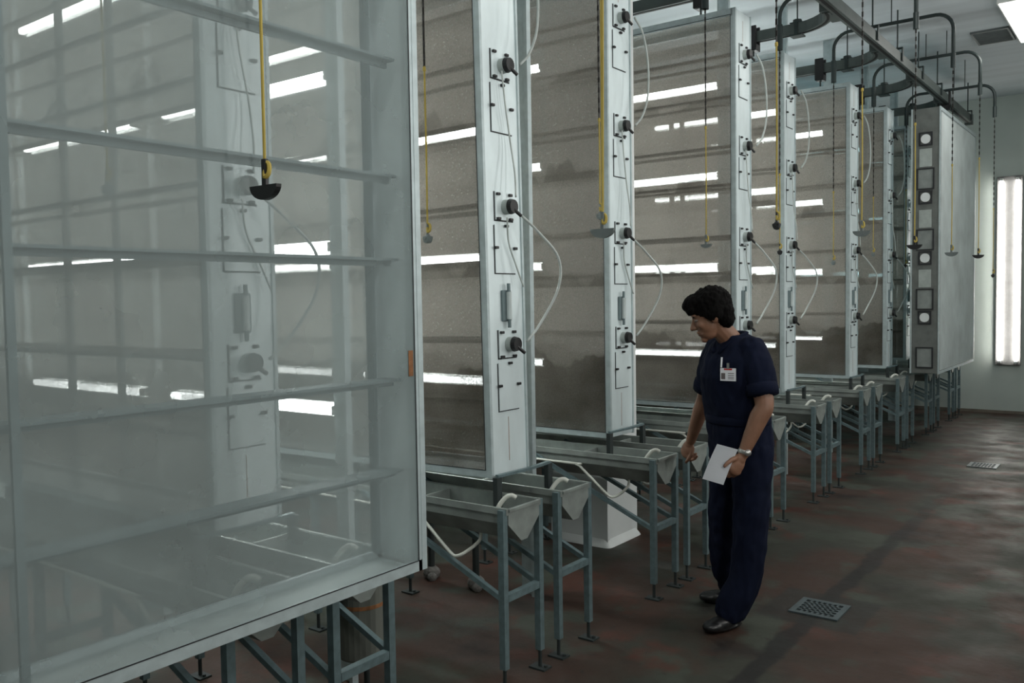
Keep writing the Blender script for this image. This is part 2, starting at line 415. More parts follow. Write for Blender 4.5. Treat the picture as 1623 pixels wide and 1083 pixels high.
    if style == 'knobs':
        G().box(x + .0, x + .0006, -.004, -.001, .06, .26).box(x, x + .0006, .0, .003, 2.56, 2.70).add('rust_streak', M['rust'], r)
        hs = [((x + .066, .05, 1.17), (x + .11, .11, 1.10), (x + .16, .20, .98), (x + .15, .21, .84), (x + .10, .13, .68), (x + .078, .05, .60)),
              ((x + .03, -.02, 1.81), (x + .03, .0, 1.66), (x + .03, .03, 1.50), (x + .05, .03, 1.36), (x + .06, .02, 1.25)),
              ((x + .03, -.01, 1.16), (x + .02, .01, 1.05), (x + .02, .06, .95), (x + .03, .10, .85)),
              ((x + .08, .05, 1.84), (x + .10, .10, 1.90), (x + .11, .15, 2.02), (x + .11, .16, 2.2), (x + .10, .12, 2.38), (x + .08, .05, 2.47))]
        for i, hp in enumerate(hs[:npb]):
            G().tube(bez(hp, 6), .0062 if i in (0, 3) else .004, 6).add('air_hose', M['hose'], r, smooth=True)
    return r

YK = {-1: 1.90, 2: 3.16, 3: 4.57, 4: 5.91, 5: 7.19, 6: 8.60, 7: 9.94, 8: 11.2}
# the near cage rolled out along the aisle
c0 = cage('fly_cage', 'big clean netted cage filling the left, broadside to the camera', M['net_clean'], (-1.98, 2.02, .795), PI / 2, upright=True)
c0.scale = (1, .72, 1)
G().box(-.035, -.021, .095, .135, .03, H - .04).add('corner_post', M['rail'], c0)
G().box(-.05, -.03, -.1425, -.1405, .62, .70).add('rust_patch', M['rust'], c0)
proto = cage('fly_cage', 'soiled tall cage in the row, nearest one with fully visible end panel and hoses', M['net_dirty'], (-2.4, YK[2], .855))
labels = {-1: 'tall cage in the row seen only through the netting of the big front cage',
          3: 'second soiled cage in the row, with the white column strip at its edge',
          4: 'soiled cage whose end panel rises behind the man, its top corner in view',
          5: 'soiled cage next beyond the one behind the man, top slightly lower',
          6: 'sixth narrow cage in the row, two beyond the one behind the man',
          7: 'narrow cage in the row, last but one before the far end',
          8: 'farthest cage in the row, a thin sliver beside the dark-framed end'}
XK = {-1: -2.62, 3: -2.62, 4: -2.4, 5: -2.52, 6: -2.4, 7: -2.4, 8: -2.48}
for k in (-1, 3, 4, 5, 6, 7, 8):
    c = copy_tree(proto, labels[k], (XK[k], YK[k], .82 if k == 3 else .85), 0)
proto.rotation_euler = (0, math.radians(-.9), 0)
cage('fly_cage', 'pale cage parked along the aisle at the far end, dark-framed ports facing us', M['net_white'], (-2.03, 9.92, .80), -PI / 2, style='holes', upright=False)

# ------------------------------------------------------------------ light racks in the gaps
def light_rack(label, loc, n=4, mat='tube', x_shift=0., second=True, grp='vertical racks of fluorescent tubes between the cages'):
    r = thing('light_rack', label, 'light rack', loc)
    g = G()
    for px in ([-2.83] if x_shift == 0 else [-3.6]):
        g.box(px - .045, px + .05, -.004, .004, 0, CZ); g.box(px + .038, px + .058, -.03, .004, 0, CZ); g.box(px - .045, px - .04, 0, .03, 0, CZ)
    g.add('front_post', M['frame'], r)
    G().box(-4.27, -4.23, -.02, .02, 0, CZ).add('middle_post', M['frame'], r)
    if second: G().box(-5.72, -5.68, -.02, .02, 0, CZ).add('back_post', M['frame'], r)
    for z in (3.32, 2.61, 1.885, 1.18):
        for (x0, x1) in ((-4.10, -2.88), (-5.60, -4.40)):
            if x1 < -4.2 and not second: continue
            x1 += x_shift if x1 > -4 else 0
            x0 += x_shift * .15 if x0 > -4.2 else 0
            ch = G().box(x0 - (.14 if x1 < -4.2 else .15), x1 + .05, .030, .055, z - .03, z + .03).add('channel', M['white'], r)
            G().cyl((x0, 0, z), (x1, 0, z), .020, n=6).add('fluorescent_tube', M['tube_off' if z > 3 and abs(loc[1] - 3.9) < .1 and x1 > -4 else mat], ch)
            for xe in (x0 - .012, x1): G().box(xe, xe + .012, -.016, .03, z - .02, z + .02).add('tube_holder', M['white'], ch)
    return r
ys = [(2.55, 'light rack glimpsed through the netting of the big front cage'),
      (3.9, 'light rack just behind the nearest row cage with its post beside the end panel'),
      (5.25, 'light rack set back behind the square white column'),
      (6.6, 'light rack glowing through the cage behind the man'),
      (7.9, 'light rack seen right of the end panel behind the man'),
      (9.25, 'light rack glowing two cages beyond the man'),
      (10.6, 'cool bluish light rack deep in the row of cages'),
      (11.95, 'cool bluish light rack farthest along the row')]
for y, lb in ys:
    light_rack(lb, (0, y, 0), mat='tube_cool' if y > 10 else 'tube', x_shift=-.77 if abs(y - 5.25) < .1 else 0, second=y < 4)

# ------------------------------------------------------------------ trough stands
def trough_stand(label, loc):
    """local: front legs at x=0, runs to -x; y 0..0.23"""
    r = thing('trough_stand', label, 'trough stand', loc)
    W = .225; LL = 2.42
    prof_o = [(0, .768), (0, .70), (.09, .615), (.135, .615), (W, .70), (W, .768)]
    prof_i = [(W - .006, .768), (W - .006, .703), (.132, .622), (.093, .622), (.006, .703), (.006, .768)]
    t = G().prism(prof_o + prof_i, -LL, -.006)
    t.prism([(0, .768), (0, .70), (.09, .615), (.135, .615), (W, .70), (W, .768)], -.006, 0)
    t.prism([(0, .768), (0, .70), (.09, .615), (.135, .615), (W, .70), (W, .768)], -LL - .006, -LL)
    tr = t.add('trough', M['trough'], r)
    g = G().bar((-LL, -.006, .756), (.0, -.006, .756), .014, .028).bar((-LL, W + .006, .756), (.0, W + .006, .756), .014, .028).bar((.004, 0, .762), (.004, W, .762), .01, .012)
    g.add('trough_rim', M['trough'], tr)
    G().box(-.52, -.51, .008, W - .008, .68, .755).add('divider', M['trough'], tr)
    q = .015
    for x in (-.018, -1.2, -2.38):
        for y in (q * .3, W - q * .3):
            yy = y - .022 if y < .1 else y + .022
            lg = G().box(x - q, x + q, yy - q, yy + q, .085, .765).add('leg', M['steel'], r)
            ft = G().cyl((x, yy, .01), (x, yy, .10), .0085, n=8)
            ft.box(x - .042, x + .042, yy - .03, yy + .03, 0, .008)
            ft.cyl((x + .03, yy, .008), (x + .03, yy, .018), .008, n=6)
            ft.add('levelling_foot', M['darksteel'], lg)
        G().box(x - q, x + q, 0, W, .37, .40).add('cross_bar', M['steel'], r)
    for y in (-.018, W + .018):
        G().bar((-.02, y, .385), (-.86, y, .745), .022, .022).add('brace', M['steel'], r)
        G().bar((-2.36, y, .385), (-1.52, y, .745), .022, .022).add('brace', M['steel'], r)
    G().tube(bez([(-2.2, -.036, .70), (-.62, -.036, .70), (-.50, -.036, .697), (-.44, -.036, .66), (-.30, -.036, .55), (-.26, -.03, .535), (-.24, .02, .55), (-.24, .10, .575), (-.24, .112, .615)], 4), .0075, 8).add('drain_pipe', M['pvc'], r, smooth=True)
    G().tube(bez([(-.135, .07, .66), (-.12, .08, .735), (-.095, .10, .782), (-.07, .115, .796), (-.05, .125, .786)], 6), .0105, 10).add('spout', M['pvc'], r, smooth=True)
    return r
pair_c = {-1: 1.865, 2: 3.21, 3: 4.555, 4: 5.90, 5: 7.245, 6: 8.59, 7: 9.935, 8: 11.28, 9: 12.62}
st_l = {-1: ('under the big front cage, nearest trough of the pair', 'under the big front cage, farther trough of the pair'),
        2: ('nearest whole trough, jutting out below the first end panel', 'trough just behind the nearest one, end plate facing us'),
        3: ('left of the man, below the second cage', 'whose end the man touches'),
        4: ('trough mostly hidden behind the man', 'trough end appearing just right of the man'),
        5: ('second trough end right of the man', 'third trough end right of the man'),
        6: ('fourth trough end right of the man', 'fifth trough end right of the man'),
        7: ('sixth trough end right of the man', 'seventh trough end right of the man'),
        8: ('nearer one beside the far parked cage', 'farther one beside the far parked cage'),
        9: ('last but one trough, by the back wall', 'last trough, closest to the back wall')}
st0 = None
for k, yc in pair_c.items():
    for j, dy in enumerate((-.32, .09)):
        lb = 'hopper trough on steel legs, ' + st_l[k][j]
        loc = (-2.2, yc + dy, 0)
        if st0 is None: st0 = trough_stand(lb, loc)
        else: copy_tree(st0, lb, loc, 0)
# guide brackets straddling each pair of troughs under the cage ends
gb = None
gl = {2: 'dark guide bracket under the nearest end panel', 3: 'dark guide bracket under the second cage left of the man', 4: 'dark guide bracket at the foot of the cage behind the man',
      5: 'dark guide bracket right of the man at the cage foot', 6: 'dark guide bracket two cages right of the man', 7: 'dark guide bracket three cages right of the man',
      8: 'farthest dark guide bracket in the row', -1: 'dark guide bracket behind the netting of the front cage'}
for k in gl:
    loc = (XK.get(k, -2.4) + .050, pair_c[k], .725)
    if gb is None:
        gb = thing('guide_bracket', gl[k], 'bracket', loc)
        G().box(-.012, .012, -.215, -.18, -.10, .14).add('post', M['darksteel'], gb)
        G().box(-.012, .012, .18, .215, -.10, .14).add('post', M['darksteel'], gb)
        G().bar((0, -.20, .145), (.03, 0, .15), .02, .012).bar((.03, 0, .15), (0, .20, .145), .02, .012).add('cross_strap', M['steel'], gb)
    else: copy_tree(gb, gl[k], loc, 0)

# dark pipe manifold on two stout posts under the second gap
mf = thing('drain_manifold', 'dark floor pipe on stout posts with lumpy feet, behind the nearest troughs', 'pipe', (-3.3, 3.80, 0))
for x in (.17, -.17):
    p = G().cyl((x, 0, 0), (x, 0, .56), .02, n=10).add('post', M['darksteel'], mf)
    G().ell((x, 0, .035), (.055, .05, .045), sub=2).ell((x + .03, -.03, .02), (.03, .03, .03), sub=2).add('post_foot', M['foot'], p)
G().cyl((-1.2, 0, .58), (.34, 0, .58), .022, n=10).add('main_pipe', M['darksteel'], mf, smooth=True)

# drum under the front cage
dr = thing('drum', 'grey plastic drum with a rust-coloured stripe under the front cage', 'container', (-2.5, 2.325, 0), .3)
G().stack([(0, 0, .27, .088, .088), (0, 0, .28, .095, .095), (0, 0, .60, .098, .098)], 28, 2).add('drum_body', M['drum'], dr, smooth=False)
G().stack([(0, 0, .475, .0985, .0985), (0, 0, .49, .0986, .0986)], 28, 2).add('stripe', M['rust'], dr)
G().cyl((.02, 0, .0), (.02, 0, .28), .012).cyl((.02, 0, 0), (.02, 0, .015), .05).add('drum_foot', M['darksteel'], dr)

# ------------------------------------------------------------------ monorail
MX, MZ = -2.03, 3.81
mr = thing('monorail', 'long grey ceiling track running down the aisle above the cages', 'track', (MX, 0, MZ))
G().box(-.035, .035, -2.3, 12.35, -.045, .045).add('track_beam', M['beam'], mr)
G().box(-.012, .012, -2.3, 12.35, -.0475, -.044).add('track_slot', M['slot'], mr)
G().box(-.045, .045, 12.3, 12.36, -.07, .06).add('end_stop', M['beam'], mr)
for y in (6.3, 7.85, 8.7, 9.55, 10.45, 12.25, 4.9, 3.5, 2.1, .7, -.7):
    h_ = G().cyl((0, y, .04), (0, y, CZ - MZ), .007, n=8)
    h_.box(-.05, -.04, y - .02, y + .02, -.03, .09).box(.04, .05, y - .02, y + .02, -.03, .09).box(-.05, .05, y - .02, y + .02, .085, .095)
    h_.add('hanger_rod', M['pipe'], mr)
rowY = {2: 3.16, 3: 4.57, 4: 5.91, 5: 7.21, 6: 8.6, 7: 9.94, 8: 11.24, -1: 1.9}
rail_lbl = {-1: 'curved side track above the first hidden cage, out of the frame top', 2: 'curved side track above the nearest row cage', 3: 'curved side track above the second row cage',
            4: 'curved side track at the top edge over the cage behind the man', 5: 'curved side track joining the long track nearest the frame top',
            6: 'second curved side track in view joining the long track', 7: 'third curved side track in view joining the long track', 8: 'farthest curved side track near the end of the long track'}
def side_track(lb, y):
    r = thing('side_track', lb, 'track', (MX, y, MZ))
    R = .40; pts = [(-2.55, 0, 0), (-1.5, 0, 0), (-.56, 0, 0)]
    for k in range(0, 9):
        t = k / 8 * PI / 2
        pts.append((-.068 - R + R * math.sin(t) , -R + R * math.cos(t), 0))
    def sweep(w, z0, z1, name, mat, par):
        g = G(); P = [Vector(p) for p in pts]; prev = None
        for i, p in enumerate(P):
            d = (P[min(i + 1, len(P) - 1)] - P[max(i - 1, 0)]).normalized(); s_ = Vector((-d.y, d.x, 0)) * w / 2
            ring = [g.bm.verts.new(p + s_ + Vector((0, 0, z0))), g.bm.verts.new(p - s_ + Vector((0, 0, z0))), g.bm.verts.new(p - s_ + Vector((0, 0, z1))), g.bm.verts.new(p + s_ + Vector((0, 0, z1)))]
            if prev:
                for q in range(4): g.bm.faces.new((prev[q], prev[(q + 1) % 4], ring[(q + 1) % 4], ring[q]))
            else: g.bm.faces.new(ring)
            prev = ring
        g.bm.faces.new(prev[::-1]); return g.add(name, mat, par)
    sweep(.06, -.042, .042, 'track_beam', M['beam'], r); sweep(.02, -.0455, -.041, 'track_slot', M['slot'], r)
    G().prism([(-R - .03, -.034), (-R - .03, .034), (-.10, .034), (-.10, -.034)], -.11, -.037).add('switch_block', M['beam'], r)
    for x in (-.42, -2.3):
        h_ = G()
        h_.cyl((x, 0, .04), (x, 0, CZ - MZ), .006, n=8)
        h_.box(x - .05, x + .05, -.04, .04, .042, .052).box(x - .012, x + .012, -.045, -.036, -.05, .05).box(x - .05, x + .05, -.05, .05, -.060, -.048)
        h_.cyl((x, 0, .05), (x, 0, .075), .035, n=10)
        h_.add('hanger_rod', M['pipe'], r)
    return r
tr0 = None
for k in (-1, 2, 3, 4, 5, 6, 7, 8):
    if tr0 is None: tr0 = side_track(rail_lbl[k], rowY[k])
    else: copy_tree(tr0, rail_lbl[k], (MX, rowY[k], MZ), 0)
# trolleys that carry the cages
tl = None
ordn = {2: 'over the nearest row cage', 3: 'over the second row cage', 4: 'at the frame top above the cage behind the man', 5: 'over the cage beyond the man', 6: 'on the second side track in view',
        7: 'on the third side track in view', 8: 'on the farthest side track'}
for k in ordn:
    for dx, wh in ((-.30, 'front'), (-1.7, 'rear')):
        loc = (XK.get(k, -2.4) + dx, rowY[k], MZ)
        lb = 'black cage trolley, %s one %s' % (wh, ordn[k])
        if tl is None:
            tl = thing('trolley', lb, 'trolley', loc)
            G().box(-.04, .04, -.05, -.033, -.10, .09, bev=.004).box(-.04, .04, .033, .05, -.10, .09, bev=.004).box(-.04, .04, -.05, .05, -.115, -.06, bev=.004).add('trolley_body', M['black'], tl)
            G().cyl((0, 0, -.20), (0, 0, -.11), .008, n=8).add('hanging_rod', M['pipe'], tl)
        else: copy_tree(tl, lb, loc, 0)
tt = copy_tree(tl, 'black cage trolley above the far parked cage', (-2.03, 10.9, MZ), PI / 2)
tt = copy_tree(tl, 'black cage trolley on the long track above the big front cage', (-2.03, 1.2, MZ), PI / 2)

# ------------------------------------------------------------------ bent pipes and pull cords
def half_disc(g, c, w, h, t, ang=0):
    """half-round handle blade, flat side up"""
    R = Matrix.Rotation(ang, 3, 'Z'); n = 14; f_ = []; b_ = []
    for k in range(n + 1):
        a_ = PI + PI * k / n; p = (w / 2 * math.cos(a_), h * math.sin(a_))
        f_.append(g.bm.verts.new(Vector(c) + R @ Vector((p[0], -t / 2, p[1])))); b_.append(g.bm.verts.new(Vector(c) + R @ Vector((p[0], t / 2, p[1]))))
    g.bm.faces.new(f_); g.bm.faces.new(b_[::-1])
    for k in range(n): g.bm.faces.new((f_[k + 1], f_[k], b_[k], b_[k + 1]))
    g.bm.faces.new((f_[0], f_[-1], b_[-1], b_[0]))

def pull_cord(label, x, y, ztop, zrope, zend, mat='handle_grey', ang=0., blade=True, doubled=False, size=1.):
    r = thing('pull_cord', label, 'pull cord', (x, y, zend))
    if ztop > zrope + .02:
        g = G(); n = max(4, int((ztop - zrope) / .028)); st = (ztop - zrope) / n
        for i in range(n):
            z = zrope - zend + i * st
            if i % 2: g.box(-.0052, .0052, -.0018, .0018, z, z + st * 1.08)
            else: g.box(-.0018, .0018, -.0052, .0052, z, z + st * 1.08)
        g.add('chain', M['chain'], r)
    zt = min(zrope, ztop) - zend
    g = G().tube([(0, 0, zt), (.002, 0, zt * .5), (0, 0, .055)], .0042, 6)
    g.ell((0, 0, zt - .01), (.009, .009, .016), sub=1)
    if doubled: g.tube([(.014, 0, zt), (.010, 0, zt * .5), (.002, 0, .05)], .0035, 6)
    g.tube(bez([(0, 0, .06), (.012, .003, .05), (.014, 0, .028), (.004, -.004, .02), (0, 0, .04)], 4), .006, 6)
    g.add('rope', M['rope'], r)
    g = G()
    if blade:
        g.box(-.008, .008, -.006, .006, -.005, .065, bev=.002); half_disc(g, (0, 0, 0), .105 * size, .036 * size, .016, ang)
    else:
        g.cyl((0, 0, .0), (0, 0, .06), .005, n=8); half_disc(g, (0, 0, 0), .035, .03, .03, ang); g.ell((0, 0, -.01), (.017, .017, .022), sub=2)
    g.add('handle', M[mat], r)
    return r
def bent_pipe(label, y, xl, xr, zb, zl, zr):
    r = thing('bent_pipe', label, 'pipe', (0, y, 0))
    def arc(x, s, z_end):
        R = .14; out = []
        for k in range(7):
            t = k / 6 * PI / 2
            out.append((x + s * (R - R * math.cos(t)), 0, zb - R + R * math.sin(t)))
        return out
    pts = [(xl, 0, zl)] + arc(xl, 1, zl) + arc(xr, -1, zr)[::-1] + [(xr, 0, zr)]
    G().tube(pts, .016, 8).add('pipe_run', M['pipe'], r, smooth=True)
    G().cyl((xl, 0, zl), (xl, 0, zl + .2), .023, n=10).add('end_sleeve', M['pipe'], r); G().cyl((xr, 0, zr), (xr, 0, zr + .12), .02, n=10).add('end_sleeve', M['pipe'], r)
    G().cyl((xl + .5, 0, zb), (xl + .5, 0, CZ), .005, n=6).add('hanger_rod', M['pipe'], r); G().cyl((xr - .3, 0, zb), (xr - .3, 0, CZ), .005, n=6).add('hanger_rod', M['pipe'], r)
    return r
# row: (y, xl, xr, z of left end, z of right end)
rows = {1: (1.40, -2.62, -1.80), 2: (2.93, -2.66, -1.72), 3: (4.30, -2.58, -1.56), 4: (5.65, -2.55, -1.52), 5: (6.97, -2.51, -1.50), 6: (8.35, -2.50, -1.50), 7: (9.69, -2.49, -1.50), 8: (11.03, -2.47, -1.56)}
pl = {1: 'dark bent pipe arm nearest the camera, above the frame', 2: 'dark bent pipe arm above the nearest row cage', 3: 'dark bent pipe arm above the second row cage', 4: 'dark bent pipe arm over the cage behind the man',
      5: 'dark bent pipe arm at the top, its left sleeve over the cage beyond the man', 6: 'widest dark bent pipe arm wholly in view, over the long track', 7: 'middle dark bent pipe arm over the long track', 8: 'farthest dark bent pipe arm, near the end of the long track'}
for k, (y, xl, xr) in rows.items():
    bent_pipe(pl[k], y, xl, xr, {6: 4.04, 7: 4.01, 8: 3.94}.get(k, 4.0), 3.6, 3.57)
def zz(px, py, y):  # height on the plane Y=y of a picture point, used only to set cord lengths
    yaw, pitch, roll, f = .643219, .0486193, .0153569, 1386.
    F = Vector((-math.sin(yaw) * math.cos(pitch), math.cos(yaw) * math.cos(pitch), -math.sin(pitch)))
    R0 = Vector((math.cos(yaw), math.sin(yaw), 0)); U0 = R0.cross(F)
    R = R0 * math.cos(roll) - U0 * math.sin(roll); U = R0 * math.sin(roll) + U0 * math.cos(roll)
    d = F + R * (px - 811.5) / f + U * (541.5 - py) / f
    return 1.65 + y / d.y * d.z
Y1 = 1.385
pull_cord('yellow rope with black half-round handle hanging before the big front cage', -1.795, Y1, 3.57, 3.55, zz(434, 292, Y1), 'handle', size=1.0)
pull_cord('faint cord and hook behind the netting of the big front cage', -2.93, 1.60, 3.6, 2.9, 2.06, 'handle_grey', blade=False)
y = rows[2][0]
pull_cord('chain and yellow cord before the nearest soiled netting, small weight on its end', -2.66, y, 3.6, zz(676, 105, y), zz(678, 375, y), 'handle_grey', blade=False)
pull_cord('doubled yellow rope with grey half-round handle beside the second end panel', -1.75, y, 3.57, 3.5, zz(952, 363, y), 'handle_grey', doubled=True)
y = rows[3][0]
pull_cord('black chain and yellow cord just left of the second end panel', -2.585, y, 3.6, zz(947, 188, y), zz(947, 340, y), 'handle_grey', blade=False)
pull_cord('chain and yellow cord with dark weight right of the cage behind the man', -1.565, y, 3.57, zz(1226, 68, y), zz(1225, 355, y), 'handle', blade=False)
y = rows[4][0]
pull_cord('dark chain and yellow cord with pale handle above the man', -2.55, y, 3.6, zz(1120, 200, y), zz(1121, 387, y), 'handle_grey', size=.75)
pull_cord('yellow cord with pale half-round handle right of the sixth cage end', -1.52, y, 3.57, zz(1366, 140, y), zz(1367, 366, y), 'handle_grey')
y = rows[5][0]
pull_cord('dark chain turning to yellow cord with black weight two cages right of the man', -2.51, y, 3.6, zz(1237, 275, y), zz(1238, 398, y), 'handle', blade=False)
pull_cord('yellow cord with dark handle in front of the farthest row cages', -1.50, y, 3.57, zz(1449, 195, y), zz(1450, 388, y), 'handle')
y = rows[6][0]
pull_cord('long dark chain with short yellow end on the sixth cage netting', -2.50, y, 3.6, zz(1323, 303, y), zz(1323, 415, y), 'handle_grey', blade=False)
pull_cord('cord with grey half-round handle left in front of the pale far cage side', -1.50, y, 3.57, zz(1509, 260, y), zz(1508, 400, y), 'handle_grey')
y = rows[7][0]
pull_cord('long dark chain with yellow end on the seventh cage netting', -2.49, y, 3.6, zz(1386, 312, y), zz(1386, 402, y), 'handle_grey', blade=False)
pull_cord('cord with dark half-round handle at the edge of the far cage side', -1.50, y, 3.57, zz(1552, 250, y), zz(1552, 404, y), 'handle')
y = rows[8][0]
pull_cord('dark cord beside the far parked cage ports', -2.47, y, 3.6, zz(1437, 300, y), zz(1437, 420, y), 'handle', blade=False)
pull_cord('long thin dark cord nearest the bright wall tubes', -1.56, y, 3.57, zz(1572, 330, y), zz(1571, 436, y), 'handle', blade=False)

# ------------------------------------------------------------------ lamps on wall and ceiling, vent, drains
def wall_lamp(label, loc, rz, flat=False):
    r = thing('wall_lamp', label, 'lamp', loc, rz)   # local -y faces the room
    b = G().box(-.15, .15, -.05, 0, 0, 2.52, bev=.004).add('lamp_housing', M['lamp_body'], r)
    if flat:
        G().quad((-.13, -.052, .06), (.13, -.052, .06), (.13, -.052, 2.46), (-.13, -.052, 2.46)).add('diffuser', M['tube_side'], b)
        return r
    for x in (-.095, .095):
        G().cyl((x, -.085, .06), (x, -.085, 2.46), .021, n=8).add('fluorescent_tube', M['tube_wall'], b)
    for z in (.03, 2.46):
        for x in (-.095, .095): G().box(x - .02, x + .02, -.105, -.05, z, z + .03).add('tube_holder', M['white'], b)
    return r
wl = wall_lamp('pair of tall upright fluorescent tubes on the back wall', (-1.70, RY1, .66), 0)
for i, yy in enumerate((8.6, 5.8, 3.2, .4)):
    wall_lamp('upright diffuser lamp on the right wall outside the frame, %s' % ('farthest along the aisle', 'second from the far end', 'second from the camera', 'closest to the camera')[i], (RX1, yy, 1.60), -PI / 2, True)
def ceil_lamp(label, loc, rz=0):
    r = thing('ceiling_lamp', label, 'lamp', loc, rz)
    h_ = G().box(-.19, .19, -.78, .78, -.045, 0, bev=.004).add('lamp_housing', M['white'], r)
    G().quad((-.175, -.76, -.047), (-.175, .76, -.047), (.175, .76, -.047), (.175, -.76, -.047)).add('diffuser', M['tube_ceil'], h_)
    return r
cl = ceil_lamp('bright ceiling lamp cut off by the top right corner', (-1.07, 9.72, CZ))
copy_tree(cl, 'ceiling lamp over the aisle outside the frame, middle', (-1.07, 5.2, CZ))
copy_tree(cl, 'ceiling lamp over the aisle outside the frame, near the camera', (-1.07, 1.0, CZ))
v = thing('ceiling_vent', 'dark slotted air vent in the ceiling near the top right lamp', 'vent', (-1.46, 10.17, CZ))
fr = G().box(-.17, .17, -.26, -.23, -.02, 0).box(-.17, .17, .23, .26, -.02, 0).box(-.17, -.15, -.23, .23, -.02, 0).box(.15, .17, -.23, .23, -.02, 0).add('vent_frame', M['vent'], v)
g = G()
for i in range(7): g.box(-.15, .15, -.2 + i * .065, -.185 + i * .065, -.022, 0, rot=Matrix.Rotation(.5, 4, 'X'))
g.add('louvres', M['vent'], v)
G().box(-.15, .15, -.23, .23, -.003, -.001).add('vent_back', M['black'], v)

def drain(label, loc, rz=0):
    r = thing('floor_drain', label, 'drain', loc, rz)
    g = G(); w = .125; m_ = .03
    g.box(-w, w, -w, -w + m_, 0, .008).box(-w, w, w - m_, w, 0, .008).box(-w, -w + m_, -w + m_, w - m_, 0, .008).box(w - m_, w, -w + m_, w - m_, 0, .008)
    nn = 7
    for i in range(1, nn):
        x = -w + m_ + (2 * w - 2 * m_) * i / nn; g.box(x - .006, x + .006, -w + m_, w - m_, 0, .007)
    for i in range(1, 5):
        y_ = -w + m_ + (2 * w - 2 * m_) * i / 5; g.box(-w + m_, w - m_, y_ - .007, y_ + .007, 0, .007)
    g.add('grate', M['drain'], r)
    G().box(-w + m_, w - m_, -w + m_, w - m_, 0.0005, .0015).add('drain_pit', M['slot'], r)
    return r
dd = drain('square metal floor drain grate near the man', (-1.43, 4.56, 0), 0)
copy_tree(dd, 'small floor drain grate far down the aisle', (-1.37, 9.25, 0))

# ------------------------------------------------------------------ the worker
A20 = math.radians(20); YAW = .643219
R0 = Vector((math.cos(YAW), math.sin(YAW), 0)); NN = Vector((-math.sin(YAW), math.cos(YAW), 0))
Fw = -R0 * math.cos(A20) - NN * math.sin(A20); Lf = -NN * math.cos(A20) + R0 * math.sin(A20)
O = Vector((-1.724, 4.202, 0)); prz = math.atan2(Fw.y, Fw.x)
def loc_(w):  # world to the man's frame
    d = Vector(w) - O; return Vector((d.dot(Fw), d.dot(Lf), d.z))

def remesh(g, voxel, smooth_it, name, mat, parent=None, wrinkle=0., wscale=14, soften=0):
    me = bpy.data.meshes.new('tmp'); bmesh.ops.recalc_face_normals(g.bm, faces=g.bm.faces); g.bm.to_mesh(me); g.bm.free()
    o = bpy.data.objects.new('tmp', me); COL.objects.link(o)
    m = o.modifiers.new('r', 'REMESH'); m.mode = 'VOXEL'; m.voxel_size = voxel
    s_ = o.modifiers.new('s', 'SMOOTH'); s_.factor = .5; s_.iterations = smooth_it
    dg = bpy.context.evaluated_depsgraph_get(); dg.update()
    res = bpy.data.meshes.new_from_object(o.evaluated_get(dg), depsgraph=dg)
    bpy.data.objects.remove(o); bpy.data.meshes.remove(me)
    if wrinkle:
        for v_, nrm in [(v_, v_.normal.copy()) for v_ in res.vertices]:
            p = v_.co; q = Vector((p.x * wscale, p.y * wscale, p.z * wscale * .55 + p.x * 6))
            v_.co = p + nrm * wrinkle * (noise.noise(q) + .6 * noise.noise(q * 2.3))
    for p in res.polygons: p.use_smooth = True
    res.name = name; res.materials.clear(); res.materials.append(mat)
    ob = bpy.data.objects.new(name, res); COL.objects.link(ob)
    if parent: ob.parent = parent
    return ob

def limb(g, pts, n=14):
    """pts: (pos, radius): spheres joined by cones, densely resampled"""
    P = [Vector(p[0]) for p in pts]; r = [p[1] for p in pts]
    c = bez(P, 6); rr = []
    for i in range(len(P) - 1):
        for k in range(6): rr.append(r[i] + (r[i + 1] - r[i]) * k / 6)
    rr.append(r[-1])
    g.tube(c, rr, n); g.ell(c[0], (rr[0],) * 3, sub=2); g.ell(c[-1], (rr[-1],) * 3, sub=2)

HC = Vector((.158, -.008, 1.552))      # head centre
Rh = Matrix.Rotation(math.radians(-30), 3, 'Z') @ Matrix.Rotation(math.radians(22), 3, 'Y')
def hp(x, y, z): return HC + Rh @ Vector((x, y, z))
b = G()
# torso core and neck
b.stack([(0, 0, .86, .09, .13), (0, 0, 1.0, .085, .13), (.01, 0, 1.2, .10, .15), (.01, 0, 1.35, .095, .16), (.01, 0, 1.42, .07, .10)], 24)
limb(b, [((.01, 0, 1.37), .062), ((.05, 0, 1.43), .056), ((.115, -.003, 1.50), .053), ((.132, -.003, 1.54), .055)])
# head: cranium, face wedge, jaw, features
b.ell(hp(-.012, 0, .028), (.096, .074, .088), Rh.to_4x4())
b.ell(hp(.030, 0, -.020), (.058, .060, .085), Rh.to_4x4())
b.ell(hp(.038, 0, -.066), (.050, .046, .045), Rh.to_4x4())
b.ell(hp(.072, 0, -.098), (.018, .022, .018), Rh.to_4x4())     # chin
b.ell(hp(.077, 0, .030), (.014, .045, .016), Rh.to_4x4())      # brow
limb(b, [(hp(.084, 0, .012), .008), (hp(.098, 0, -.012), .010), (hp(.108, 0, -.028), .012)])  # nose
b.ell(hp(.097, .011, -.033), (.009, .008, .008)); b.ell(hp(.097, -.011, -.033), (.009, .008, .008))
b.ell(hp(.086, 0, -.056), (.011, .022, .007), Rh.to_4x4()); b.ell(hp(.083, 0, -.069), (.011, .020, .007), Rh.to_4x4())  # lips
for s in (-1, 1):
    b.ell(hp(.058, s * .040, -.022), (.022, .018, .022), Rh.to_4x4())   # cheeks
    b.ell(hp(-.008, s * .073, -.012), (.018, .008, .030), Rh.to_4x4())  # ears
    b.ell(hp(-.010, s * .079, -.008), (.020, .006, .030), (Rh @ Matrix.Rotation(s * -.35, 3, 'Z')).to_4x4())
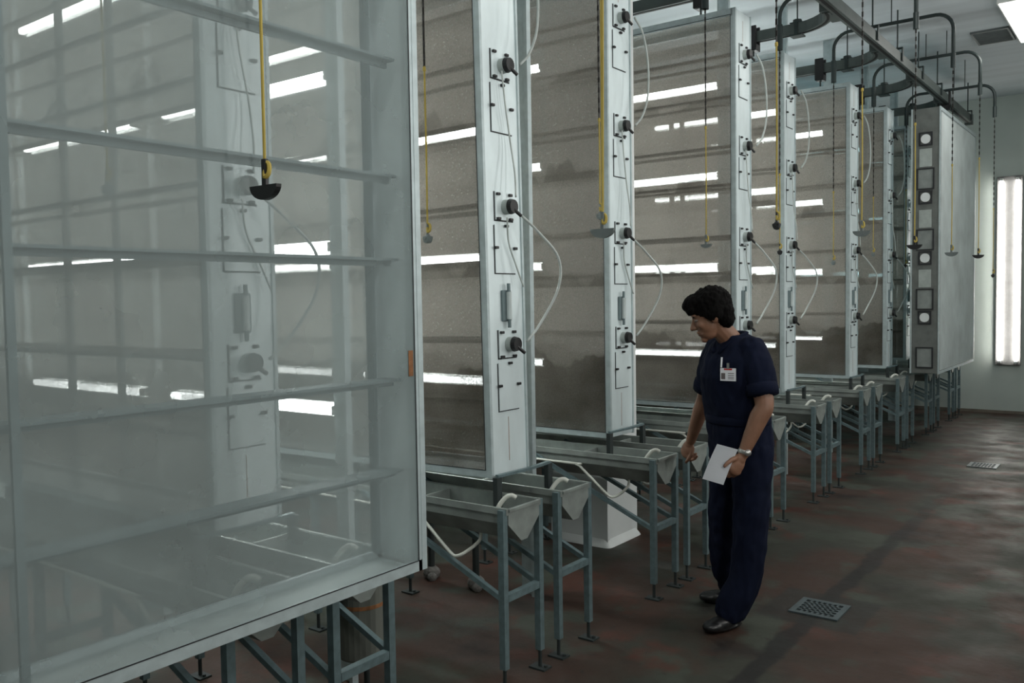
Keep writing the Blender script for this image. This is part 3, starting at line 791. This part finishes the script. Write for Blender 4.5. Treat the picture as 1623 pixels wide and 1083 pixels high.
# near (left) arm with hand
SH = Vector((.012, .155, 1.375)); EL = Vector((.018, .235, 1.125)); WR = Vector((.118, .205, .888))
limb(b, [(SH, .054), (SH.lerp(EL, .5), .052), (EL, .045), (EL.lerp(WR, .25), .046), (EL.lerp(WR, .6), .038), (WR, .027)])
def hand(b, wr, d, back, side_thumb, curl, spread=.0195, thumb=None):
    """wr wrist point, d hand direction, back = outward normal of the back of the hand, side_thumb = towards the thumb"""
    d = d.normalized(); w = side_thumb.normalized(); nb = back.normalized()
    rot = Matrix((d, w, nb)).transposed().to_4x4()
    b.ell(wr + d * .045, (.050, .040, .018), rot); b.ell(wr + d * .070, (.030, .042, .016), rot); b.ell(wr + d * .012, (.03, .028, .021), rot)
    b.ell(wr + d * .035 + w * .025 - nb * .008, (.032, .020, .017), rot)
    for i in range(4):
        base = wr + d * (.084 - .005 * abs(i - 1.2)) + w * (.030 - i * spread)
        ln = (.040, .045, .041, .032)[i]; a = 0.; p = base; pts = [(wr + d * .06 + w * (.026 - i * .017), .0095), (base, .0098)]
        for j, (f_, c_) in enumerate(zip((1., .66, .5), curl)):
            a += c_ + .06 * i
            p = p + (d * math.cos(a) - nb * math.sin(a)) * ln * f_
            pts.append((p, (.0092, .0085, .0075)[j]))
        P = [Vector(q[0]) for q in pts]
        for (p0, r0), (p1, r1) in zip(pts, pts[1:]):
            b.tube([p0, p1], [r0, r1], 10); b.ell(p1, (r1,) * 3, sub=2)
    th = thumb or [(wr + d * .022 + w * .030 - nb * .006, .013), (wr + d * .050 + w * .050 - nb * .004, .0115), (wr + d * .082 + w * .052 + nb * .004, .0100), (wr + d * .103 + w * .046 + nb * .004, .0085)]
    for (p0, r0), (p1, r1) in zip(th, th[1:]):
        b.tube([p0, p1], [r0, r1], 10); b.ell(p0, (r0,) * 3, sub=2); b.ell(p1, (r1,) * 3, sub=2)
dN = Vector((.55, -.02, -.83)).normalized(); wN = Vector((.83, .05, .50)); wN = (wN - dN * wN.dot(dN)).normalized(); nN = dN.cross(wN) * -1
if nN.y < 0: nN = -nN
hand(b, WR + dN * .012, dN, nN, wN, (.55, .75, .6),
     thumb=[(WR + dN * .034 + wN * .028 + nN * .004, .013), (WR + dN * .056 + wN * .052 + nN * .012, .0115), (WR + dN * .082 + wN * .066 + nN * .014, .010), (WR + dN * .100 + wN * .070 + nN * .013, .0085)])
# far (right) arm, hand closed over the rim of the trough end
HW = loc_((-2.135, 4.415, .762))
S2 = Vector((0.01, -.175, 1.385)); W2 = HW + Vector((-.015, .055, .095)); 
mid = S2.lerp(W2, .52) + Vector((-.02, -.02, -.01))
limb(b, [(S2, .052), (S2.lerp(mid, .5), .049), (mid, .041), (mid.lerp(W2, .3), .042), (mid.lerp(W2, .7), .034), (W2, .026)])
d2 = (HW - W2).normalized(); b2 = Vector((.7, .3, .55)); b2 = (b2 - d2 * b2.dot(d2)).normalized(); t2 = b2.cross(d2)
if t2.dot(Vector((0, 1, 0))) < 0: t2 = -t2
hand(b, W2 + d2 * .01, d2, b2, t2, (.95, 1.1, .8))
body = remesh(b, .0042, 3, 'person', M['skin'])
body.location = O; body.rotation_euler = (0, 0, prz)
tag(body, 'man in navy short-sleeved work suit standing by the troughs, holding paper, looking down left', 'person')

# hair
h = G()
h.ell(hp(-.022, 0, .050), (.104, .088, .090), Rh.to_4x4())
h.ell(hp(-.056, 0, .005), (.062, .077, .080), Rh.to_4x4())
h.ell(hp(-.060, 0, -.040), (.046, .066, .050), Rh.to_4x4())
h.ell(hp(.040, -.004, .092), (.068, .066, .042), Rh.to_4x4())
h.ell(hp(.052, -.008, .083), (.062, .066, .038), Rh.to_4x4())
h.ell(hp(.074, .006, .060), (.030, .056, .030), Rh.to_4x4())
for s in (-1, 1): h.ell(hp(-.018, s * .072, .018), (.050, .024, .050), Rh.to_4x4()); h.ell(hp(.004, s * .071, .010), (.013, .010, .034), Rh.to_4x4())
rnd = random.Random(3)
for i in range(90):
    a_ = rnd.uniform(0, 2 * PI); e_ = rnd.uniform(.1, 1.35)
    dv = Vector((math.cos(a_) * math.cos(e_), math.sin(a_) * math.cos(e_), math.sin(e_)))
    if dv.x > .75 and dv.z < .35: continue
    h.ell(hp(-.022 + dv.x * .100, dv.y * .084, .050 + dv.z * .086), (.016, .011, .014), sub=1)
remesh(h, .0055, 2, 'hair', M['hair'], body, .0055, 60)
for s in (-1, 1):
    ey = G().ell(hp(.0725, s * .030, .004), (.010, .013, .005), Rh.to_4x4(), 2).add('eye', M['eyew'], body, True)
    G().ell(hp(.0805, s * .030, .003), (.003, .005, .004), Rh.to_4x4(), 2).add('iris', M['black'], ey, True)
    G().ell(hp(.081, s * .031, .024), (.006, .020, .005), Rh.to_4x4(), 2).add('eyebrow', M['hair'], body, True)

# work suit
c = G()
c.stack([(.0, 0, .80, .125, .165), (-.008, 0, .90, .142, .180), (0, 0, .98, .142, .178), (.006, 0, 1.04, .140, .175), (.016, 0, 1.12, .148, .182), (.026, 0, 1.24, .155, .188), (.018, 0, 1.33, .142, .188), (.01, 0, 1.39, .110, .170), (.012, 0, 1.43, .085, .110), (.02, 0, 1.455, .068, .075)], 36, 2.3)
limb(c, [((.012, .125, 1.372), .078), (SH.lerp(EL, .35) + Vector((0, .004, 0)), .074), (SH.lerp(EL, .66) + Vector((0, .004, 0)), .070)])
limb(c, [((.01, -.15, 1.375), .078), (S2.lerp(mid, .35), .074), (S2.lerp(mid, .7), .068)])
AN = loc_((-1.712, 4.065, .04)); AF = loc_((-1.835, 4.385, .04))
limb(c, [((-.015, .085, .90), .106), ((-.008, .095, .72), .100), ((.005, .100, .48), .086), ((.03, .10, .25), .081), (AN + Vector((.0, 0, .045)), .078)], 20)
limb(c, [((-.015, -.085, .90), .106), ((-.005, -.105, .72), .098), ((-.012, -.15, .48), .082), ((-.035, -.185, .25), .076), (AF + Vector((0, 0, .05)), .070)], 20)
# keep the trouser hems flat
bmesh.ops.bisect_plane(c.bm, geom=c.bm.verts[:] + c.bm.edges[:] + c.bm.faces[:], plane_co=(0, 0, .035), plane_no=(0, 0, 1), clear_inner=True)
bmesh.ops.holes_fill(c.bm, edges=[e for e in c.bm.edges if e.is_boundary])
suit = remesh(c, .0075, 4, 'work_suit', M['navy'], body, .0085, 15)
# collar, waistband, pocket flap, front placket, sleeve cuffs
g = G()
for s in (-1, 1):
    g.tube(bez([(-.030, s * .004, 1.462), (-.012, s * .048, 1.460), (.040, s * .066, 1.445), (.095, s * .056, 1.412), (.135, s * .022, 1.365)], 5), [.011] * 20 + [.006], 8)
g.add('collar', M['navy'], suit, True)
g = G().stack([(.005, 0, 1.010, .141, .176), (.005, 0, 1.016, .144, .179), (.006, 0, 1.046, .144, .179), (.006, 0, 1.052, .141, .176)], 40, 2.3)
g.add('waistband', M['navy'], suit, True)
for (cc, ax, rr) in ((SH.lerp(EL, .66) + Vector((0, .004, 0)), (EL - SH).normalized(), .0745), (S2.lerp(mid, .7), (mid - S2).normalized(), .0725)):
    G().tube([cc - ax * .012, cc + ax * .018, cc + ax * .044], [rr, rr + .003, rr], 20).add('sleeve_cuff', M['navy'], suit, True)
# badge on his left breast
nb = Vector((.80, .60, .0)).normalized(); tb = Vector((-.60, .80, 0)); bc = Vector((.142, .125, 1.268)) + nb * .012
rotb = Matrix((tb, nb, Vector((0, 0, 1)))).transposed().to_4x4()
def card(w, h_, t, off, dx=0, dz=0):
    g = G(); bmesh.ops.create_cube(g.bm, size=1, matrix=Matrix.Translation(bc + nb * off + tb * dx + Vector((0, 0, dz))) @ rotb @ Matrix.Diagonal((w, t, h_, 1))); return g
bd = card(.078, .062, .002, .0).add('name_badge', M['paper'], body)
card(.040, .008, .001, .0016, .0, .026).add('badge_header', M['red'], bd)
card(.020, .030, .001, .0016, -.024, -.008).add('badge_photo', M['print'], bd)
g = card(.030, .003, .001, .0016, .015, .006)
for q in (-.004, -.013, -.020):
    bmesh.ops.create_cube(g.bm, size=1, matrix=Matrix.Translation(bc + nb * .0016 + tb * .015 + Vector((0, 0, q))) @ rotb @ Matrix.Diagonal((.030, .001, .0025, 1)))
g.add('badge_lines', M['print'], bd)
card(.012, .028, .004, .001, 0, .042).add('badge_clip', M['watch'], bd)
# pen in the pocket
pc = Vector((.150, .083, 1.32))
G().cyl(pc + Vector((.008, 0, -.02)), pc + Vector((.004, 0, .03)), .0045, n=8).add('pen', M['paper'], body)
# watch
ax = (WR - EL).normalized(); wc = WR - ax * .012
G().tube([wc - ax * .010, wc - ax * .004, wc + ax * .004, wc + ax * .010], [.0285, .030, .030, .0285], 20, caps=False).cyl(wc + Vector((0, .026, 0)), wc + Vector((.002, .036, .002)), .016, n=16).add('wristwatch', M['watch'], body, True)
# shoes
for A, ang, nm in ((AN, .20, 'near'), (AF, -.62, 'far')):
    dS = Vector((math.cos(ang), math.sin(ang), 0)); sS = Vector((-dS.y, dS.x, 0))
    g = G(); rs = Matrix((dS, sS, Vector((0, 0, 1)))).transposed().to_4x4()
    o_ = Vector((A.x, A.y, 0))
    g.ell(o_ + dS * -.012 + Vector((0, 0, .052)), (.052, .040, .050), rs)
    g.ell(o_ + dS * .066 + Vector((0, 0, .034)), (.095, .046, .036), rs)
    g.ell(o_ + dS * .118 + Vector((0, 0, .030)), (.060, .047, .030), rs)
    g.ell(o_ + dS * .052 + Vector((0, 0, .016)), (.124, .047, .016), rs)
    bmesh.ops.bisect_plane(g.bm, geom=g.bm.verts[:] + g.bm.edges[:] + g.bm.faces[:], plane_co=(0, 0, .0015), plane_no=(0, 0, 1), clear_inner=True)
    bmesh.ops.holes_fill(g.bm, edges=[e for e in g.bm.edges if e.is_boundary])
    remesh(g, .0045, 2, 'shoe', M['shoe'], body)
# paper held in the left hand
pm_ = WR + dN * .075 + wN * .060 + nN * .0045
pd = Vector((.62, .30, -.74)).normalized(); pw = Vector((-.72, .69, 0)); pw = (pw - pd * pw.dot(pd)).normalized(); pn = pd.cross(pw)
pn = pn if pn.y > 0 else -pn
g = G(); nu, nv = 12, 6
grid = [[None] * (nv + 1) for _ in range(nu + 1)]
for k, off in enumerate((0, .0012)):
    pass
vs = []
for i in range(nu + 1):
    row = []
    for j in range(nv + 1):
        s_ = i / nu - .42; t_ = j / nv - .80
        p = pm_ + pd * (s_ * .20) + pw * (t_ * .105) + pn * (-.012 * (s_ * 1.6) ** 2)
        row.append(g.bm.verts.new(p))
    vs.append(row)
for i in range(nu):
    for j in range(nv): g.bm.faces.new((vs[i][j], vs[i + 1][j], vs[i + 1][j + 1], vs[i][j + 1]))
r_ = bmesh.ops.solidify(g.bm, geom=g.bm.faces[:], thickness=.0012)
pp = g.add('paper_sheets', M['paper'], None, False)
pp.location = O; pp.rotation_euler = (0, 0, prz)
tag(pp, 'folded white paper sheets held in the man\'s left hand', 'paper')

# ------------------------------------------------------------------ camera, world, view
cam = bpy.data.cameras.new('camera'); co = bpy.data.objects.new('camera', cam); COL.objects.link(co)
f_px = 1386.; cam.sensor_width = 36; cam.lens = f_px / 1623 * 36; cam.clip_start = .05; cam.clip_end = 100
yaw, pitch, roll = .643219, .0486193, .0153569
F = Vector((-math.sin(yaw) * math.cos(pitch), math.cos(yaw) * math.cos(pitch), -math.sin(pitch)))
Rr = Vector((math.cos(yaw), math.sin(yaw), 0)); U0 = Rr.cross(F)
Rv = Rr * math.cos(roll) - U0 * math.sin(roll); Uv = Rr * math.sin(roll) + U0 * math.cos(roll)
co.matrix_world = Matrix.Translation((0, 0, 1.65)) @ Matrix((Rv, Uv, -F)).transposed().to_4x4()
scene.camera = co
w = bpy.data.worlds.new('world'); scene.world = w; w.use_nodes = True
w.node_tree.nodes['Background'].inputs[0].default_value = (.02, .025, .025, 1); w.node_tree.nodes['Background'].inputs[1].default_value = .2
scene.view_settings.view_transform = 'Standard'; scene.view_settings.look = 'None'; scene.view_settings.gamma = 1; scene.view_settings.use_curve_mapping = False
scene.view_settings.exposure = .90
scene.cycles.transparent_max_bounces = 48; scene.cycles.max_bounces = 10; scene.cycles.diffuse_bounces = 5
scene.cycles.use_denoising = True
scene.cycles.sample_clamp_indirect = 2.5
scene.cycles.sample_clamp_direct = 30

# repeated things share a group phrase
GR = {'cage': 'tall netted fly cages', 'light rack': 'vertical racks of fluorescent tubes between the cages', 'trough stand': 'hopper troughs on steel legs below the cages',
      'bracket': 'guide brackets straddling the trough pairs', 'trolley': 'black trolleys hanging from the ceiling tracks', 'pull cord': 'pull cords with handles hanging from the bent pipes',
      'drain': 'floor drain grates in the aisle'}
for o in list(scene.objects):
    if o.parent is None and 'category' in o:
        if o['category'] in GR: o['group'] = GR[o['category']]
        elif o.name.startswith('side_track'): o['group'] = 'curved side tracks joining the long track'
        elif o.name.startswith('bent_pipe'): o['group'] = 'dark bent pipe arms across the long track'
        elif o.name.startswith('wall_lamp'): o['group'] = 'upright lamps on the walls'
        elif o.name.startswith('ceiling_lamp'): o['group'] = 'ceiling lamps over the aisle'
